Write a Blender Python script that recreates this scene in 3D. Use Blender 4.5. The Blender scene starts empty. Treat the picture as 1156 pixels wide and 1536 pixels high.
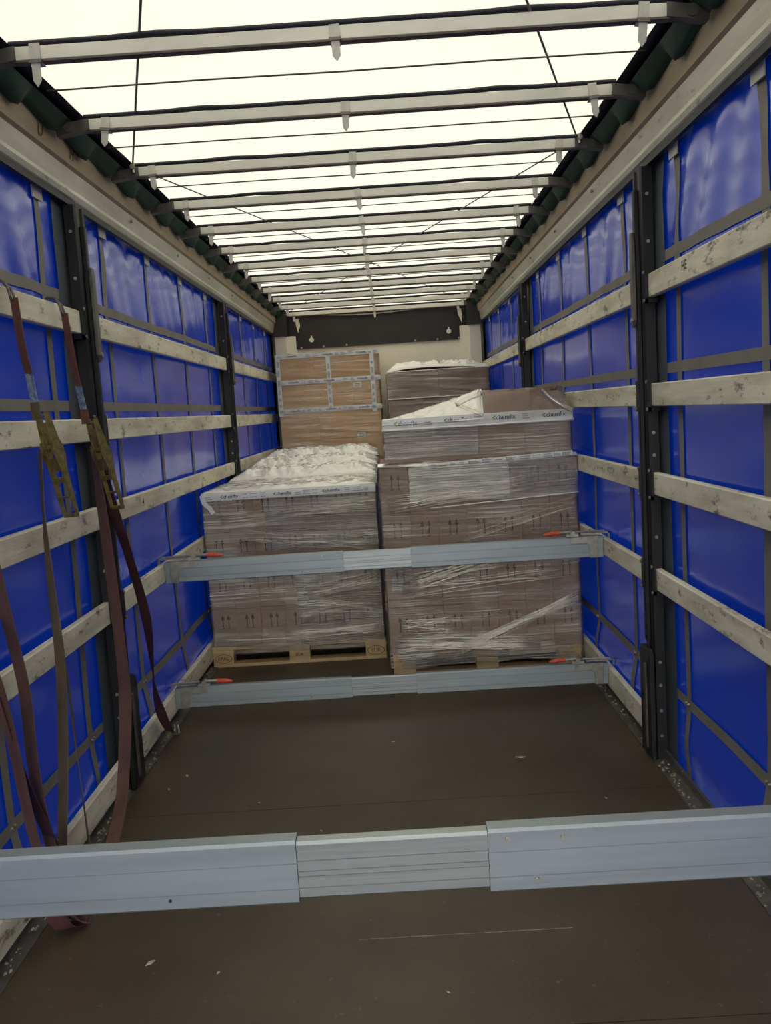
import bpy, bmesh, math, random
import numpy as np
from mathutils import Vector, Matrix, noise
random.seed(7)
SC = bpy.context.scene
COL = SC.collection
PI = math.pi

# ------------------------------------------------------------------ camera
F, PITCH, YAW, ROLL = 1327.0, -0.11345, 0.01142, 0.06321
def rot(p, y, r):
    cy, sy, cp, sp, cr, sr = math.cos(y), math.sin(y), math.cos(p), math.sin(p), math.cos(r), math.sin(r)
    Rz = np.array([[cy, -sy, 0], [sy, cy, 0], [0, 0, 1]])
    Rx = np.array([[1, 0, 0], [0, cp, -sp], [0, sp, cp]])
    Rr = np.array([[cr, 0, sr], [0, 1, 0], [-sr, 0, cr]])
    return Rz @ Rx @ Rr
R_ = rot(PITCH, YAW, ROLL)
cam_d = bpy.data.cameras.new('camera')
cam = bpy.data.objects.new('camera', cam_d)
COL.objects.link(cam)
M = Matrix([[R_[i][0], R_[i][2], -R_[i][1]] for i in range(3)]).to_4x4()
M.translation = Vector((0.084, 0, 1.69))
cam.matrix_world = M
cam_d.sensor_fit = 'VERTICAL'
cam_d.sensor_height = 24
cam_d.lens = F / 1536 * 24
cam_d.clip_start = 0.05
SC.camera = cam

# ------------------------------------------------------------------ light: overcast sky, through the roof sheet and the open rear
w = bpy.data.worlds.new('sky')
SC.world = w
w.use_nodes = True
nt = w.node_tree
bg = nt.nodes['Background']
tc = nt.nodes.new('ShaderNodeTexCoord')
sp_ = nt.nodes.new('ShaderNodeSeparateXYZ')
rp = nt.nodes.new('ShaderNodeValToRGB')
nt.links.new(tc.outputs['Generated'], sp_.inputs[0])
nt.links.new(sp_.outputs[2], rp.inputs[0])
rp.color_ramp.elements[0].position = 0.0
rp.color_ramp.elements[0].color = (0.10, 0.10, 0.10, 1)
rp.color_ramp.elements[1].position = 0.06
rp.color_ramp.elements[1].color = (0.93, 0.93, 0.89, 1)
e = rp.color_ramp.elements.new(0.9)
e.color = (1.0, 0.985, 0.94, 1)
nt.links.new(rp.outputs[0], bg.inputs[0])
bg.inputs[1].default_value = 5.2
vs = SC.view_settings
vs.view_transform = 'Standard'
vs.look = 'None'
vs.exposure = 0.62
vs.gamma = 1
vs.use_curve_mapping = False

# ------------------------------------------------------------------ materials
def newmat(name):
    m = bpy.data.materials.new(name)
    m.use_nodes = True
    n = m.node_tree.nodes
    return m, n, m.node_tree.links, n['Principled BSDF']
def coords(n, l, scale):
    t = n.new('ShaderNodeTexCoord')
    mp = n.new('ShaderNodeMapping')
    mp.inputs['Scale'].default_value = scale
    l.new(t.outputs['Object'], mp.inputs[0])
    return mp.outputs[0]
def noise_n(n, l, vec, scale=1.0, detail=6, rough=.6):
    x = n.new('ShaderNodeTexNoise')
    x.inputs['Scale'].default_value = scale
    x.inputs['Detail'].default_value = detail
    x.inputs['Roughness'].default_value = rough
    l.new(vec, x.inputs['Vector'])
    return x.outputs[0]
def ramp(n, l, fac, stops):
    r = n.new('ShaderNodeValToRGB')
    els = r.color_ramp.elements
    els[0].position, els[0].color = stops[0][0], (*stops[0][1], 1)
    els[1].position, els[1].color = stops[-1][0], (*stops[-1][1], 1)
    for p, c in stops[1:-1]:
        q = els.new(p)
        q.color = (*c, 1)
    l.new(fac, r.inputs[0])
    return r.outputs[0]
def s2l(c):
    return tuple((v / 255 / 12.92) if v / 255 <= .04045 else ((v / 255 + .055) / 1.055) ** 2.4 for v in c)
def mat(name, c1, c2=None, rough=.6, metal=0., scale=(6, 6, 6), bump=.1, stops=(.35, .65), bscale=None, coat=0):
    m, n, l, b = newmat(name)
    c1 = s2l(c1)
    c2 = s2l(c2) if c2 else c1
    v = coords(n, l, scale)
    f = noise_n(n, l, v)
    l.new(ramp(n, l, f, [(stops[0], c1), (stops[1], c2)]), b.inputs['Base Color'])
    b.inputs['Roughness'].default_value = rough
    b.inputs['Metallic'].default_value = metal
    b.inputs['Coat Weight'].default_value = coat
    if bump:
        g = f if bscale is None else noise_n(n, l, coords(n, l, bscale))
        bp = n.new('ShaderNodeBump')
        bp.inputs['Strength'].default_value = bump
        bp.inputs['Distance'].default_value = .01
        l.new(g, bp.inputs['Height'])
        l.new(bp.outputs[0], b.inputs['Normal'])
    return m
MT = {}
MT['floor'] = mat('floor_ply', (63, 53, 37), (78, 67, 48), rough=.48, scale=(1.6, 1.6, 1.6), bump=.12, bscale=(60, 60, 60))
MT['seam'] = mat('seam', (40, 32, 27), (60, 50, 42), rough=.8, scale=(20, 20, 20))
MT['slat'] = mat('slat_weathered', (178, 170, 146), (228, 222, 198), rough=.5, metal=.0, scale=(5, 1.6, 9), bump=.15, stops=(.3, .6), bscale=(40, 6, 60))
# dark scuffs on the slats
def scuffed(m, amt=.66, sc=(14, 9, 22), dark=(60, 54, 44)):
    n, l = m.node_tree.nodes, m.node_tree.links
    b = n['Principled BSDF']
    src = b.inputs['Base Color'].links[0].from_socket
    f = noise_n(n, l, coords(n, l, sc), 1, 8, .75)
    msk = ramp(n, l, f, [(amt - .04, (0, 0, 0)), (amt + .05, (.85, .85, .85))])
    mx = n.new('ShaderNodeMix')
    mx.data_type = 'RGBA'
    l.new(msk, mx.inputs[0])
    l.new(src, mx.inputs[6])
    mx.inputs[7].default_value = (*s2l(dark), 1)
    l.new(mx.outputs[2], b.inputs['Base Color'])
    return m
scuffed(MT['slat'], .60, (12, 7, 18))
scuffed(MT['floor'], .66, (22, 22, 22), (134, 116, 96))
MT['alu'] = mat('bar_aluminium', (138, 147, 149), (156, 164, 166), rough=.42, metal=.55, scale=(1, 8, 14), bump=.05, bscale=(3, 80, 120))
scuffed(MT['alu'], .72, (9, 20, 20), (90, 90, 88))
MT['alu2'] = mat('bar_inner_aluminium', (148, 154, 155), (167, 172, 172), rough=.33, metal=.75, scale=(1, 8, 14), bump=.05, bscale=(3, 80, 120))
MT['bow'] = mat('bow_aluminium', (214, 212, 200), (230, 228, 216), rough=.5, metal=.3, scale=(3, 10, 10), bump=.03)
MT['bowdark'] = mat('bow_underside', (74, 62, 54), (104, 92, 82), rough=.6, scale=(5, 20, 20), bump=.05)
MT['band'] = mat('roof_edge_band', (22, 24, 38), (30, 32, 48), rough=.6, scale=(4, 4, 4))
MT['green'] = mat('green_tarp', (8, 42, 27), (15, 60, 40), rough=.6, scale=(7, 7, 7), bump=.2)
MT['rail'] = mat('rail_galvanised', (186, 184, 168), (214, 212, 196), rough=.38, metal=.45, scale=(3, 1.4, 8), bump=.1)
scuffed(MT['rail'], .64, (9, 4, 12), (110, 104, 92))
MT['railbrown'] = mat('rail_brown', (150, 134, 108), (170, 154, 126), rough=.6, metal=.1, scale=(3, 2, 9), bump=.12)
MT['railbrown_scuff'] = scuffed(MT['railbrown'], .68, (10, 5, 16), (74, 62, 52))
MT['black'] = mat('black_steel', (12, 11, 12), (22, 21, 21), rough=.5, metal=.0, scale=(8, 8, 8), bump=.08)
MT['grey'] = mat('grey_steel', (84, 82, 76), (112, 108, 100), rough=.45, metal=.5, scale=(10, 10, 5), bump=.08)
MT['zinc'] = mat('zinc_steel', (150, 148, 138), (180, 178, 168), rough=.35, metal=.8, scale=(30, 30, 30), bump=.05)
MT['yellowzinc'] = mat('yellow_zinc', (112, 100, 58), (150, 136, 84), rough=.42, metal=.6, scale=(40, 40, 40), bump=.1)
MT['orange'] = mat('orange_grip', (190, 66, 34), (206, 82, 44), rough=.5, scale=(20, 20, 20))
MT['white'] = mat('white_panel', (232, 224, 204), (238, 232, 214), rough=.5, scale=(3, 3, 3), bump=.03)
MT['header'] = mat('dark_header', (32, 29, 29), (42, 38, 37), rough=.5, scale=(5, 5, 5), bump=.05)
MT['wood'] = mat('pallet_wood', (176, 146, 104), (205, 178, 134), rough=.75, scale=(3, 20, 30), bump=.25)
MT['carton'] = mat('carton_board', (160, 128, 106), (174, 142, 118), rough=.8, scale=(3, 3, 3), bump=.05)
MT['kraft'] = mat('kraft_board', (238, 190, 128), (246, 206, 146), rough=.8, scale=(3, 3, 3), bump=.05)
MT['cartontape'] = mat('carton_tape', (150, 112, 76), (160, 122, 84), rough=.35, scale=(3, 3, 3))
MT['ink'] = mat('black_print', (30, 26, 24), (40, 36, 34), rough=.7, scale=(40, 40, 40), bump=0)
MT['inkgrey'] = mat('grey_print', (96, 96, 100), (120, 120, 124), rough=.7, scale=(40, 40, 40), bump=0)
MT['inknavy'] = mat('navy_print', (30, 44, 74), (44, 58, 88), rough=.6, scale=(40, 40, 40), bump=0)
MT['inkgreen'] = mat('green_print', (110, 150, 60), (124, 164, 70), rough=.6, scale=(40, 40, 40), bump=0)
MT['burn'] = mat('branded_mark', (92, 66, 40), (110, 80, 50), rough=.8, scale=(40, 40, 40), bump=0)
MT['maroon'] = mat('maroon_webbing', (84, 58, 50), (104, 72, 62), rough=.8, scale=(20, 20, 6), bump=.3, bscale=(300, 300, 120))
MT['darkmaroon'] = mat('dark_maroon_webbing', (58, 28, 32), (76, 40, 42), rough=.8, scale=(20, 20, 6), bump=.3, bscale=(300, 300, 120))
MT['red'] = mat('red_brown_webbing', (100, 62, 48), (116, 76, 58), rough=.8, scale=(20, 20, 6), bump=.3, bscale=(300, 300, 120))
MT['olive'] = mat('olive_webbing', (88, 74, 52), (108, 92, 66), rough=.8, scale=(20, 20, 6), bump=.3, bscale=(300, 300, 120))
MT['bluelabel'] = mat('blue_label', (70, 96, 130), (160, 170, 176), rough=.6, scale=(60, 60, 40), bump=0)
MT['web'] = mat('curtain_webbing', (112, 108, 98), (124, 120, 108), rough=.6, scale=(8, 8, 8), bump=.1)
MT['hem'] = mat('curtain_hem', (66, 74, 80), (78, 86, 92), rough=.5, scale=(8, 8, 8), bump=.1)
MT['scrap'] = mat('pale_scrap', (150, 140, 118), (178, 168, 146), rough=.7, scale=(30, 30, 30))
MT['dirt'] = mat('edge_grit', (96, 88, 74), (150, 142, 124), rough=.9, scale=(40, 40, 40))
MT['tie'] = mat('tie_webbing', (186, 184, 174), (200, 198, 188), rough=.7, scale=(30, 30, 30))
MT['wire'] = mat('grey_cord', (96, 96, 92), (112, 112, 106), rough=.6, scale=(30, 30, 30))
MT['wiredark'] = mat('dark_elastic', (66, 62, 56), (78, 74, 66), rough=.7, scale=(30, 30, 30))

def roof_mat():
    m, n, l, b = newmat('roof_sheet')
    n.remove(b)
    out = n['Material Output']
    f = noise_n(n, l, coords(n, l, (2.4, 1.2, 2)), 1, 5)
    c = ramp(n, l, f, [(.3, s2l((146, 144, 133))), (.7, s2l((153, 151, 139)))])
    t = n.new('ShaderNodeBsdfTranslucent')
    d = n.new('ShaderNodeBsdfDiffuse')
    a = n.new('ShaderNodeMixShader')
    a.inputs[0].default_value = .55
    d.inputs[0].default_value = (*s2l((246, 244, 234)), 1)
    l.new(c, t.inputs[0])
    l.new(t.outputs[0], a.inputs[1]); l.new(d.outputs[0], a.inputs[2])
    l.new(a.outputs[0], out.inputs[0])
    return m
MT['roof'] = roof_mat()
def curtain_mat():
    m, n, l, b = newmat('blue_curtain')
    out = n['Material Output']
    f = noise_n(n, l, coords(n, l, (1, .8, 1.2)), 1, 4)
    c = ramp(n, l, f, [(.3, s2l((2, 42, 148))), (.7, s2l((4, 52, 168)))])
    l.new(c, b.inputs['Base Color'])
    b.inputs['Roughness'].default_value = .24
    b.inputs['Specular IOR Level'].default_value = .35
    b.inputs['Coat Weight'].default_value = .6
    b.inputs['Coat Roughness'].default_value = .14
    g = noise_n(n, l, coords(n, l, (3, 2.2, 1.0)), 1, 3)
    bp = n.new('ShaderNodeBump')
    bp.inputs['Strength'].default_value = .10
    bp.inputs['Distance'].default_value = .03
    l.new(g, bp.inputs['Height']); l.new(bp.outputs[0], b.inputs['Normal'])
    t = n.new('ShaderNodeBsdfTranslucent')
    l.new(c, t.inputs[0])
    a = n.new('ShaderNodeMixShader')
    a.inputs[0].default_value = .06
    l.new(b.outputs[0], a.inputs[1]); l.new(t.outputs[0], a.inputs[2])
    l.new(a.outputs[0], out.inputs[0])
    return m
MT['curtain'] = curtain_mat()
def film_mat(name, lo, hi, sc=(1.2, 1.2, 55), patch=(.45, .6), rough=.22, bump=.6, pmul=.75, tint=(244, 236, 220), metal=.35):
    """stretch film: clear layer broken by milky pulled strands"""
    m, n, l, b = newmat(name)
    out = n['Material Output']
    b.inputs['Base Color'].default_value = (*s2l(tint), 1)
    b.inputs['Roughness'].default_value = rough
    b.inputs['Specular IOR Level'].default_value = .9
    b.inputs['Metallic'].default_value = metal
    v = coords(n, l, sc)
    # warp so the strands do not run dead level
    tcn = n.new('ShaderNodeTexCoord')
    wv = noise_n(n, l, coords(n, l, (2.3, 2.3, 3)), 1, 3)
    add = n.new('ShaderNodeVectorMath'); add.operation = 'ADD'
    sc1 = n.new('ShaderNodeVectorMath'); sc1.operation = 'SCALE'
    sc1.inputs['Scale'].default_value = sc[2] * .04
    comb = n.new('ShaderNodeCombineXYZ')
    l.new(wv, comb.inputs[2])
    l.new(comb.outputs[0], sc1.inputs[0])
    l.new(v, add.inputs[0]); l.new(sc1.outputs[0], add.inputs[1])
    f = noise_n(n, l, add.outputs[0], 1, 5, .62)
    g = noise_n(n, l, coords(n, l, (2.2, 2.2, 4.5)), 1, 4, .6)
    fr = ramp(n, l, f, [(.42, (lo,) * 3), (.52, (lo + (hi - lo) * .30,) * 3), (.60, (hi,) * 3)])
    gr = ramp(n, l, g, [(patch[0], (1 - pmul,) * 3), (patch[1], (1,) * 3)])
    mu = n.new('ShaderNodeMath'); mu.operation = 'MULTIPLY'
    l.new(fr, mu.inputs[0]); l.new(gr, mu.inputs[1])
    ad = n.new('ShaderNodeMath'); ad.operation = 'ADD'; ad.use_clamp = True
    ad.inputs[1].default_value = lo * .5
    l.new(mu.outputs[0], ad.inputs[0])
    bp = n.new('ShaderNodeBump')
    bp.inputs['Strength'].default_value = bump
    bp.inputs['Distance'].default_value = .014
    l.new(f, bp.inputs['Height']); l.new(bp.outputs[0], b.inputs['Normal'])
    tr = n.new('ShaderNodeBsdfTransparent')
    mx = n.new('ShaderNodeMixShader')
    l.new(ad.outputs[0], mx.inputs[0])
    l.new(tr.outputs[0], mx.inputs[1]); l.new(b.outputs[0], mx.inputs[2])
    gl = n.new('ShaderNodeBsdfGlossy')
    gl.inputs['Roughness'].default_value = .16
    l.new(bp.outputs[0], gl.inputs['Normal'])
    mx2 = n.new('ShaderNodeMixShader')
    fres = n.new('ShaderNodeFresnel'); fres.inputs[0].default_value = 1.55
    l.new(bp.outputs[0], fres.inputs['Normal'])
    l.new(fres.outputs[0], mx2.inputs[0])
    l.new(mx.outputs[0], mx2.inputs[1]); l.new(gl.outputs[0], mx2.inputs[2])
    l.new(mx2.outputs[0], out.inputs[0])
    return m
MT['film'] = film_mat('stretch_film', .13, .80, sc=(.7, .7, 130), bump=.9)
MT['filmwhite'] = film_mat('layered_sheen_film', .12, .98, sc=(.7, .7, 120), bump=1, patch=(.42, .58), pmul=1)  # milky islands of layered film, also used as painted sheen
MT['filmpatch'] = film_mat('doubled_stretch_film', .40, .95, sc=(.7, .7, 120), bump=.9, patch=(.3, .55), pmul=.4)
MT['filmlight'] = film_mat('thin_stretch_film', .10, .45, sc=(1.5, 1.5, 60), bump=.5)
MT['filmclear'] = film_mat('clear_film_hood', .10, .45, sc=(7, 7, 9), bump=.5, patch=(.4, .65))
MT['filmtop'] = film_mat('creased_film', .66, .98, sc=(7, 7, 9), patch=(.2, .3), rough=.35, bump=.8, pmul=.1, tint=(240, 236, 226), metal=0)
MT['filmrope'] = film_mat('bunched_film', .55, .98, sc=(6, 6, 60), patch=(.2, .3), rough=.2, bump=1, pmul=.1)
MT['tape'] = mat('printed_tape', (214, 214, 212), (228, 228, 224), rough=.35, scale=(8, 8, 20), bump=.1)

# ------------------------------------------------------------------ mesh helpers
class MB:
    def __init__(s):
        s.v = []; s.f = []; s.m = []
    def add(s, vs_, fs, mi=0):
        o = len(s.v)
        s.v += [tuple(p) for p in vs_]
        s.f += [tuple(i + o for i in f) for f in fs]
        s.m += [mi] * len(fs)
        return s
    def box(s, x0, x1, y0, y1, z0, z1, mi=0):
        x0, x1 = min(x0, x1), max(x0, x1)
        v = [(x, y, z) for z in (z0, z1) for y in (y0, y1) for x in (x0, x1)]
        return s.add(v, [(0, 2, 3, 1), (4, 5, 7, 6), (0, 1, 5, 4), (2, 6, 7, 3), (0, 4, 6, 2), (1, 3, 7, 5)], mi)
    def cyl(s, a, b, r, n=8, mi=0, r2=None):
        a, b = Vector(a), Vector(b)
        d = (b - a).normalized()
        u = d.orthogonal().normalized(); w_ = d.cross(u)
        r2 = r if r2 is None else r2
        v = [a + (u * math.cos(2 * PI * i / n) + w_ * math.sin(2 * PI * i / n)) * r for i in range(n)]
        v += [b + (u * math.cos(2 * PI * i / n) + w_ * math.sin(2 * PI * i / n)) * r2 for i in range(n)]
        f = [(i, (i + 1) % n, n + (i + 1) % n, n + i) for i in range(n)]
        f += [tuple(range(n))[::-1], tuple(range(n, 2 * n))]
        return s.add(v, f, mi)
    def tube(s, pts, r, n=6, mi=0, closed=False):
        P = [Vector(p) for p in pts]
        k = len(P)
        rings = []
        up = Vector((0, 0, 1))
        for i in range(k):
            if closed:
                d = P[(i + 1) % k] - P[i - 1]
            else:
                d = P[min(i + 1, k - 1)] - P[max(i - 1, 0)]
            d.normalize()
            u = d.cross(up)
            if u.length < .05: u = d.cross(Vector((0, 1, 0)))
            u.normalize(); w_ = d.cross(u)
            rings.append([P[i] + (u * math.cos(2 * PI * j / n) + w_ * math.sin(2 * PI * j / n)) * r for j in range(n)])
        v = [p for rg in rings for p in rg]
        f = []
        for i in range(k if closed else k - 1):
            a, b = i * n, ((i + 1) % k) * n
            f += [(a + j, a + (j + 1) % n, b + (j + 1) % n, b + j) for j in range(n)]
        if not closed:
            f += [tuple(range(n))[::-1], tuple(range((k - 1) * n, k * n))]
        return s.add(v, f, mi)
    def prism(s, poly, axis, a, b, mi=0):
        """poly of 2D points in the other two axes (order xyz without axis)"""
        def P(p, t):
            q = list(p); q.insert(axis, t); return q
        n = len(poly)
        v = [P(p, a) for p in poly] + [P(p, b) for p in poly]
        f = [(i, (i + 1) % n, n + (i + 1) % n, n + i) for i in range(n)]
        f += [tuple(range(n))[::-1], tuple(range(n, 2 * n))]
        return s.add(v, f, mi)
    def grid(s, fn, nu, nv, mi=0):
        v = [fn(i / nu, j / nv) for j in range(nv + 1) for i in range(nu + 1)]
        f = [(j * (nu + 1) + i, j * (nu + 1) + i + 1, (j + 1) * (nu + 1) + i + 1, (j + 1) * (nu + 1) + i) for j in range(nv) for i in range(nu)]
        return s.add(v, f, mi)
    def ribbon(s, pts, wdirs, width, th=.003, mi=0, sub=6):
        P = [Vector(p) for p in pts]
        D = [Vector(d).normalized() for d in wdirs]
        Q, E = [], []
        k = len(P)
        for i in range(k - 1):
            p0, p1, p2, p3 = P[max(i - 1, 0)], P[i], P[i + 1], P[min(i + 2, k - 1)]
            for j in range(sub):
                t = j / sub
                Q.append(.5 * ((2 * p1) + (-p0 + p2) * t + (2 * p0 - 5 * p1 + 4 * p2 - p3) * t * t + (-p0 + 3 * p1 - 3 * p2 + p3) * t ** 3))
                E.append(D[i].lerp(D[i + 1], t).normalized())
        Q.append(P[-1]); E.append(D[-1])
        v = []
        for i, q in enumerate(Q):
            t = (Q[min(i + 1, len(Q) - 1)] - Q[max(i - 1, 0)]).normalized()
            e_ = (E[i] - t * E[i].dot(t)).normalized()
            nn = t.cross(e_)
            for a, b in ((-1, -1), (1, -1), (1, 1), (-1, 1)):
                v.append(q + e_ * a * width / 2 + nn * b * th / 2)
        n = len(Q); f = []
        for i in range(n - 1):
            f += [(i * 4 + j, i * 4 + (j + 1) % 4, i * 4 + 4 + (j + 1) % 4, i * 4 + 4 + j) for j in range(4)]
        f += [(3, 2, 1, 0), tuple((n - 1) * 4 + j for j in range(4))]
        return s.add(v, f, mi)
    def build(s, name, mats, parent=None, smooth=False, bevel=0, origin=None):
        me = bpy.data.meshes.new(name)
        o0 = Vector(origin) if origin else Vector((0, 0, 0))
        me.from_pydata([tuple(Vector(p) - o0) for p in s.v], [], s.f)
        mats = mats if isinstance(mats, (list, tuple)) else [mats]
        for k in mats:
            me.materials.append(MT[k])
        me.polygons.foreach_set('material_index', s.m)
        if smooth:
            me.polygons.foreach_set('use_smooth', [True] * len(s.f))
        bm = bmesh.new(); bm.from_mesh(me)
        bmesh.ops.recalc_face_normals(bm, faces=bm.faces)
        if bevel:
            eds = [e_ for e_ in bm.edges if len(e_.link_faces) == 2 and e_.calc_face_angle(0) > .6]
            bmesh.ops.bevel(bm, geom=eds, offset=bevel, segments=1, affect='EDGES', clamp_overlap=True)
        bm.to_mesh(me); bm.free()
        ob = bpy.data.objects.new(name, me)
        COL.objects.link(ob)
        ob.location = o0
        if parent: ob.parent = parent
        return ob
def box(name, m, x0, x1, y0, y1, z0, z1, parent=None, bevel=0):
    return MB().box(x0, x1, y0, y1, z0, z1).build(name, m, parent, bevel=bevel)
def tag(o, label=None, cat=None, group=None, kind=None):
    if label: o['label'] = label
    if cat: o['category'] = cat
    if group: o['group'] = group
    if kind: o['kind'] = kind
    return o
def empty(name, loc=(0, 0, 0), rz=0, parent=None, cat=None, label=None, group=None, kind=None):
    o = bpy.data.objects.new(name, None)
    COL.objects.link(o)
    o.location = loc
    o.rotation_euler = (0, 0, rz)
    o.empty_display_size = .05
    if parent: o.parent = parent
    return tag(o, label, cat, group, kind)
def inst(o, name, parent, loc=None, rot_=None, scale=None):
    c = bpy.data.objects.new(name, o.data)
    COL.objects.link(c)
    c.parent = parent
    if loc is not None: c.location = loc
    if rot_ is not None: c.rotation_euler = rot_
    if scale is not None: c.scale = scale
    return c
def N(x, y, z): return noise.noise(Vector((x, y, z)))
_txt = {}
def text_mesh(s, size):
    k = (s, size)
    if k not in _txt:
        cu = bpy.data.curves.new('lettering', 'FONT')
        cu.body = s; cu.size = size; cu.align_x = 'CENTER'; cu.align_y = 'CENTER'; cu.offset = size * .012
        cu.resolution_u = 3
        to = bpy.data.objects.new('lettering', cu)
        COL.objects.link(to)
        dg = bpy.context.evaluated_depsgraph_get()
        me = bpy.data.meshes.new_from_object(to.evaluated_get(dg))
        bpy.data.objects.remove(to)
        _txt[k] = me
    return _txt[k]
def lettering(s, size, m, loc, rz=0, parent=None, rx=PI / 2, sx=1):
    me = text_mesh(s, size).copy()
    me.materials.clear(); me.materials.append(MT[m])
    o = bpy.data.objects.new('lettering', me)
    COL.objects.link(o)
    o.location = loc; o.rotation_euler = (rx, 0, rz); o.scale = (sx, 1, 1)
    if parent: o.parent = parent
    return o

W = 1.24          # inner face of the slats
Y0, YF = -2.6, 10.95
# ------------------------------------------------------------------ setting
fl = empty('floor', kind='structure')
seams = [Y0, -.7, .78, 2.24, 3.68, 5.16, 6.64, 8.12, 9.6, YF]
for a, b in zip(seams[:-1], seams[1:]):
    box('floor_panel', 'floor', -1.225, 1.225, a + .002, b - .002, -.03, 0, fl)
box('subframe', 'seam', -1.26, 1.26, Y0, YF, -.12, -.031, fl)
mb = MB()
mb.box(-.12, .57, 2.683, 2.6865, .0002, .0008)
mb.build('scratch', 'dirt', fl)
for sx, nm in ((-1, 'left'), (1, 'right')):
    b = empty('baseboard_' + nm, kind='structure')
    q = MB()
    q.prism([(sx * 1.205, .001), (sx * 1.205, .006), (sx * 1.262, .012), (sx * 1.262, .05), (sx * 1.275, .05), (sx * 1.275, -.1), (sx * 1.226, -.1), (sx * 1.226, .001)], 1, Y0, YF - .05)
    q.build('edge_profile', 'grey', b)
    g = MB()
    for i in range(520):
        y = random.uniform(1.2, 9)
        x = sx * (1.235 + random.gauss(0, .012))
        r = random.uniform(.003, .011)
        z = .008 if abs(x) < 1.26 else .05
        g.add([(x + r * random.uniform(.5, 1.4) * math.cos(t), y + r * 1.6 * math.sin(t), z) for t in (0, 1.6, 3.1, 4.7)] + [(x, y, z + r * .8)], [(0, 1, 4), (1, 2, 4), (2, 3, 4), (3, 0, 4), (3, 2, 1, 0)])
    tag(g.build('grit', 'dirt', b), kind='stuff')

WALL = {}
def curtain_off(y, z, sx):
    o = .012 * N(y * .9, z * 1.3, sx * 5) + .006 * N(y * 3, z * 1.1, sx * 9)
    if z > 2.2: o += .010 * N(y * 7 + z * 3, z * 2.0, sx * 3)
    if z < .5:
        dp = min(abs(y - p) for p in (4.02, 7.5, 10.9))
        o -= .03 * math.exp(-((z - .17) / .12) ** 2) * min(1, max(0, (dp - .15) / .35))
    return o
for sx, nm in ((-1, 'left'), (1, 'right')):
    wl = empty('wall_' + nm, kind='structure')
    WALL[sx] = wl
    q = MB()
    def fn(u, v):
        y = Y0 + u * (YF - Y0); z = -.1 + v * 2.85
        return (sx * (1.30 + curtain_off(y, z, sx)), y, z)
    q.grid(fn, 330, 60)
    c = q.build('curtain', 'curtain', wl, smooth=True)
    # webbing grid welded on the curtain
    ys = [3.70 - .82 * k for k in range(1, 8)] + [3.70 + .82 * k for k in range(0, 9)]
    for y in sorted(ys):
        if y < 1.0: continue
        r = MB()
        def f2(u, v, y=y):
            z = -.08 + v * 2.80; yy = y - .028 + .056 * u
            return (sx * (1.295 + curtain_off(yy, z, sx)), yy, z)
        r.grid(f2, 1, 60)
        r.build('upright_webbing', 'web', wl, smooth=True)
        o = box('webbing_tab', 'tie', sx * 1.283, sx * 1.289, y - .05, y + .05, 2.63, 2.69, wl)
    for y in (4.02, 7.5, 10.9):
        r = MB()
        def f4(u, v, y=y):
            z = -.08 + v * 2.80; yy = y - .17 + .34 * u
            return (sx * (1.2915 + curtain_off(yy, z, sx)), yy, z)
        r.grid(f4, 3, 60)
        r.build('hem_strip', 'hem', wl, smooth=True)
    for z0, z1 in ((2.247, 2.292), (1.775, 1.82), (.335, .38)):
        r = MB()
        def f3(u, v, z0=z0, z1=z1):
            y = Y0 + u * (YF - Y0); z = z0 + (z1 - z0) * v
            return (sx * (1.2935 + curtain_off(y, z, sx)), y, z)
        r.grid(f3, 330, 1)
        r.build('level_webbing', 'web', wl, smooth=True)
    for k in range(3, 9):
        y = 3.70 + .82 * (k - 4)
        mbb = MB()
        for dy in (-.012, .014):
            mbb.cyl((sx * 1.292, y + dy, .358), (sx * 1.28, y + dy, .358), .006, 8)
        mbb.build('rivet', 'zinc', wl)
    # top rail
    t = empty('trim_%d' % (1 if sx < 0 else 2), kind='structure')
    q = MB()
    q.prism([(sx * 1.262, 2.69), (sx * 1.245, 2.70), (sx * 1.238, 2.72), (sx * 1.238, 2.735), (sx * 1.222, 2.805), (sx * 1.30, 2.805), (sx * 1.33, 2.69)], 1, Y0, YF)
    q.build('rail_face', 'rail', t)
    q = MB()
    q.prism([(sx * 1.272, 2.668), (sx * 1.252, 2.668), (sx * 1.252, 2.70), (sx * 1.272, 2.70)], 1, Y0, YF)
    q.build('rail_lip', 'black', t)
    q = MB()
    for k in range(12 + 6):
        a = 3.02 + .708 * (k - 6) + .05; b_ = a + .708
        if b_ > YF: b_ = YF
        if a >= YF: continue
        n = 10
        for i in range(n):
            t0, t1 = i / n, (i + 1) / n
            ya, yb = a + (b_ - a) * t0, a + (b_ - a) * t1
            h0 = 2.897 + .012 * min(1, 6 * min(t0, 1 - t0)) + .004 * N(ya * 5, 0, sx)
            h1 = 2.897 + .012 * min(1, 6 * min(t1, 1 - t1)) + .004 * N(yb * 5, 0, sx)
            v = []
            for y, h in ((ya, h0), (yb, h1)):
                v += [(sx * 1.222, y, 2.806), (sx * 1.208, y, 2.815), (sx * 1.198, y, h), (sx * 1.30, y, 3.0), (sx * 1.30, y, 2.806)]
            q.add(v, [(0, 1, 6, 5), (1, 2, 7, 6), (2, 3, 8, 7), (3, 4, 9, 8), (4, 0, 5, 9)])
    q.build('rail_cap', 'railbrown', t)
    for y in (4.85, 5.9, 6.9, 7.9):
        mbb = MB().cyl((sx * 1.228, y, 2.775), (sx * 1.218, y, 2.777), .009, 8)
        mbb.build('rivet', 'zinc', t)
    # dirty stencil strokes on the cap
    if sx < 0:
        for y, s_ in ((3.58, 'U'), (3.92, 'H')):
            lettering(s_, .075, 'burn', (-1.2005, y, 2.86), PI / 2, t, rx=PI / 2 + .12)

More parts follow.
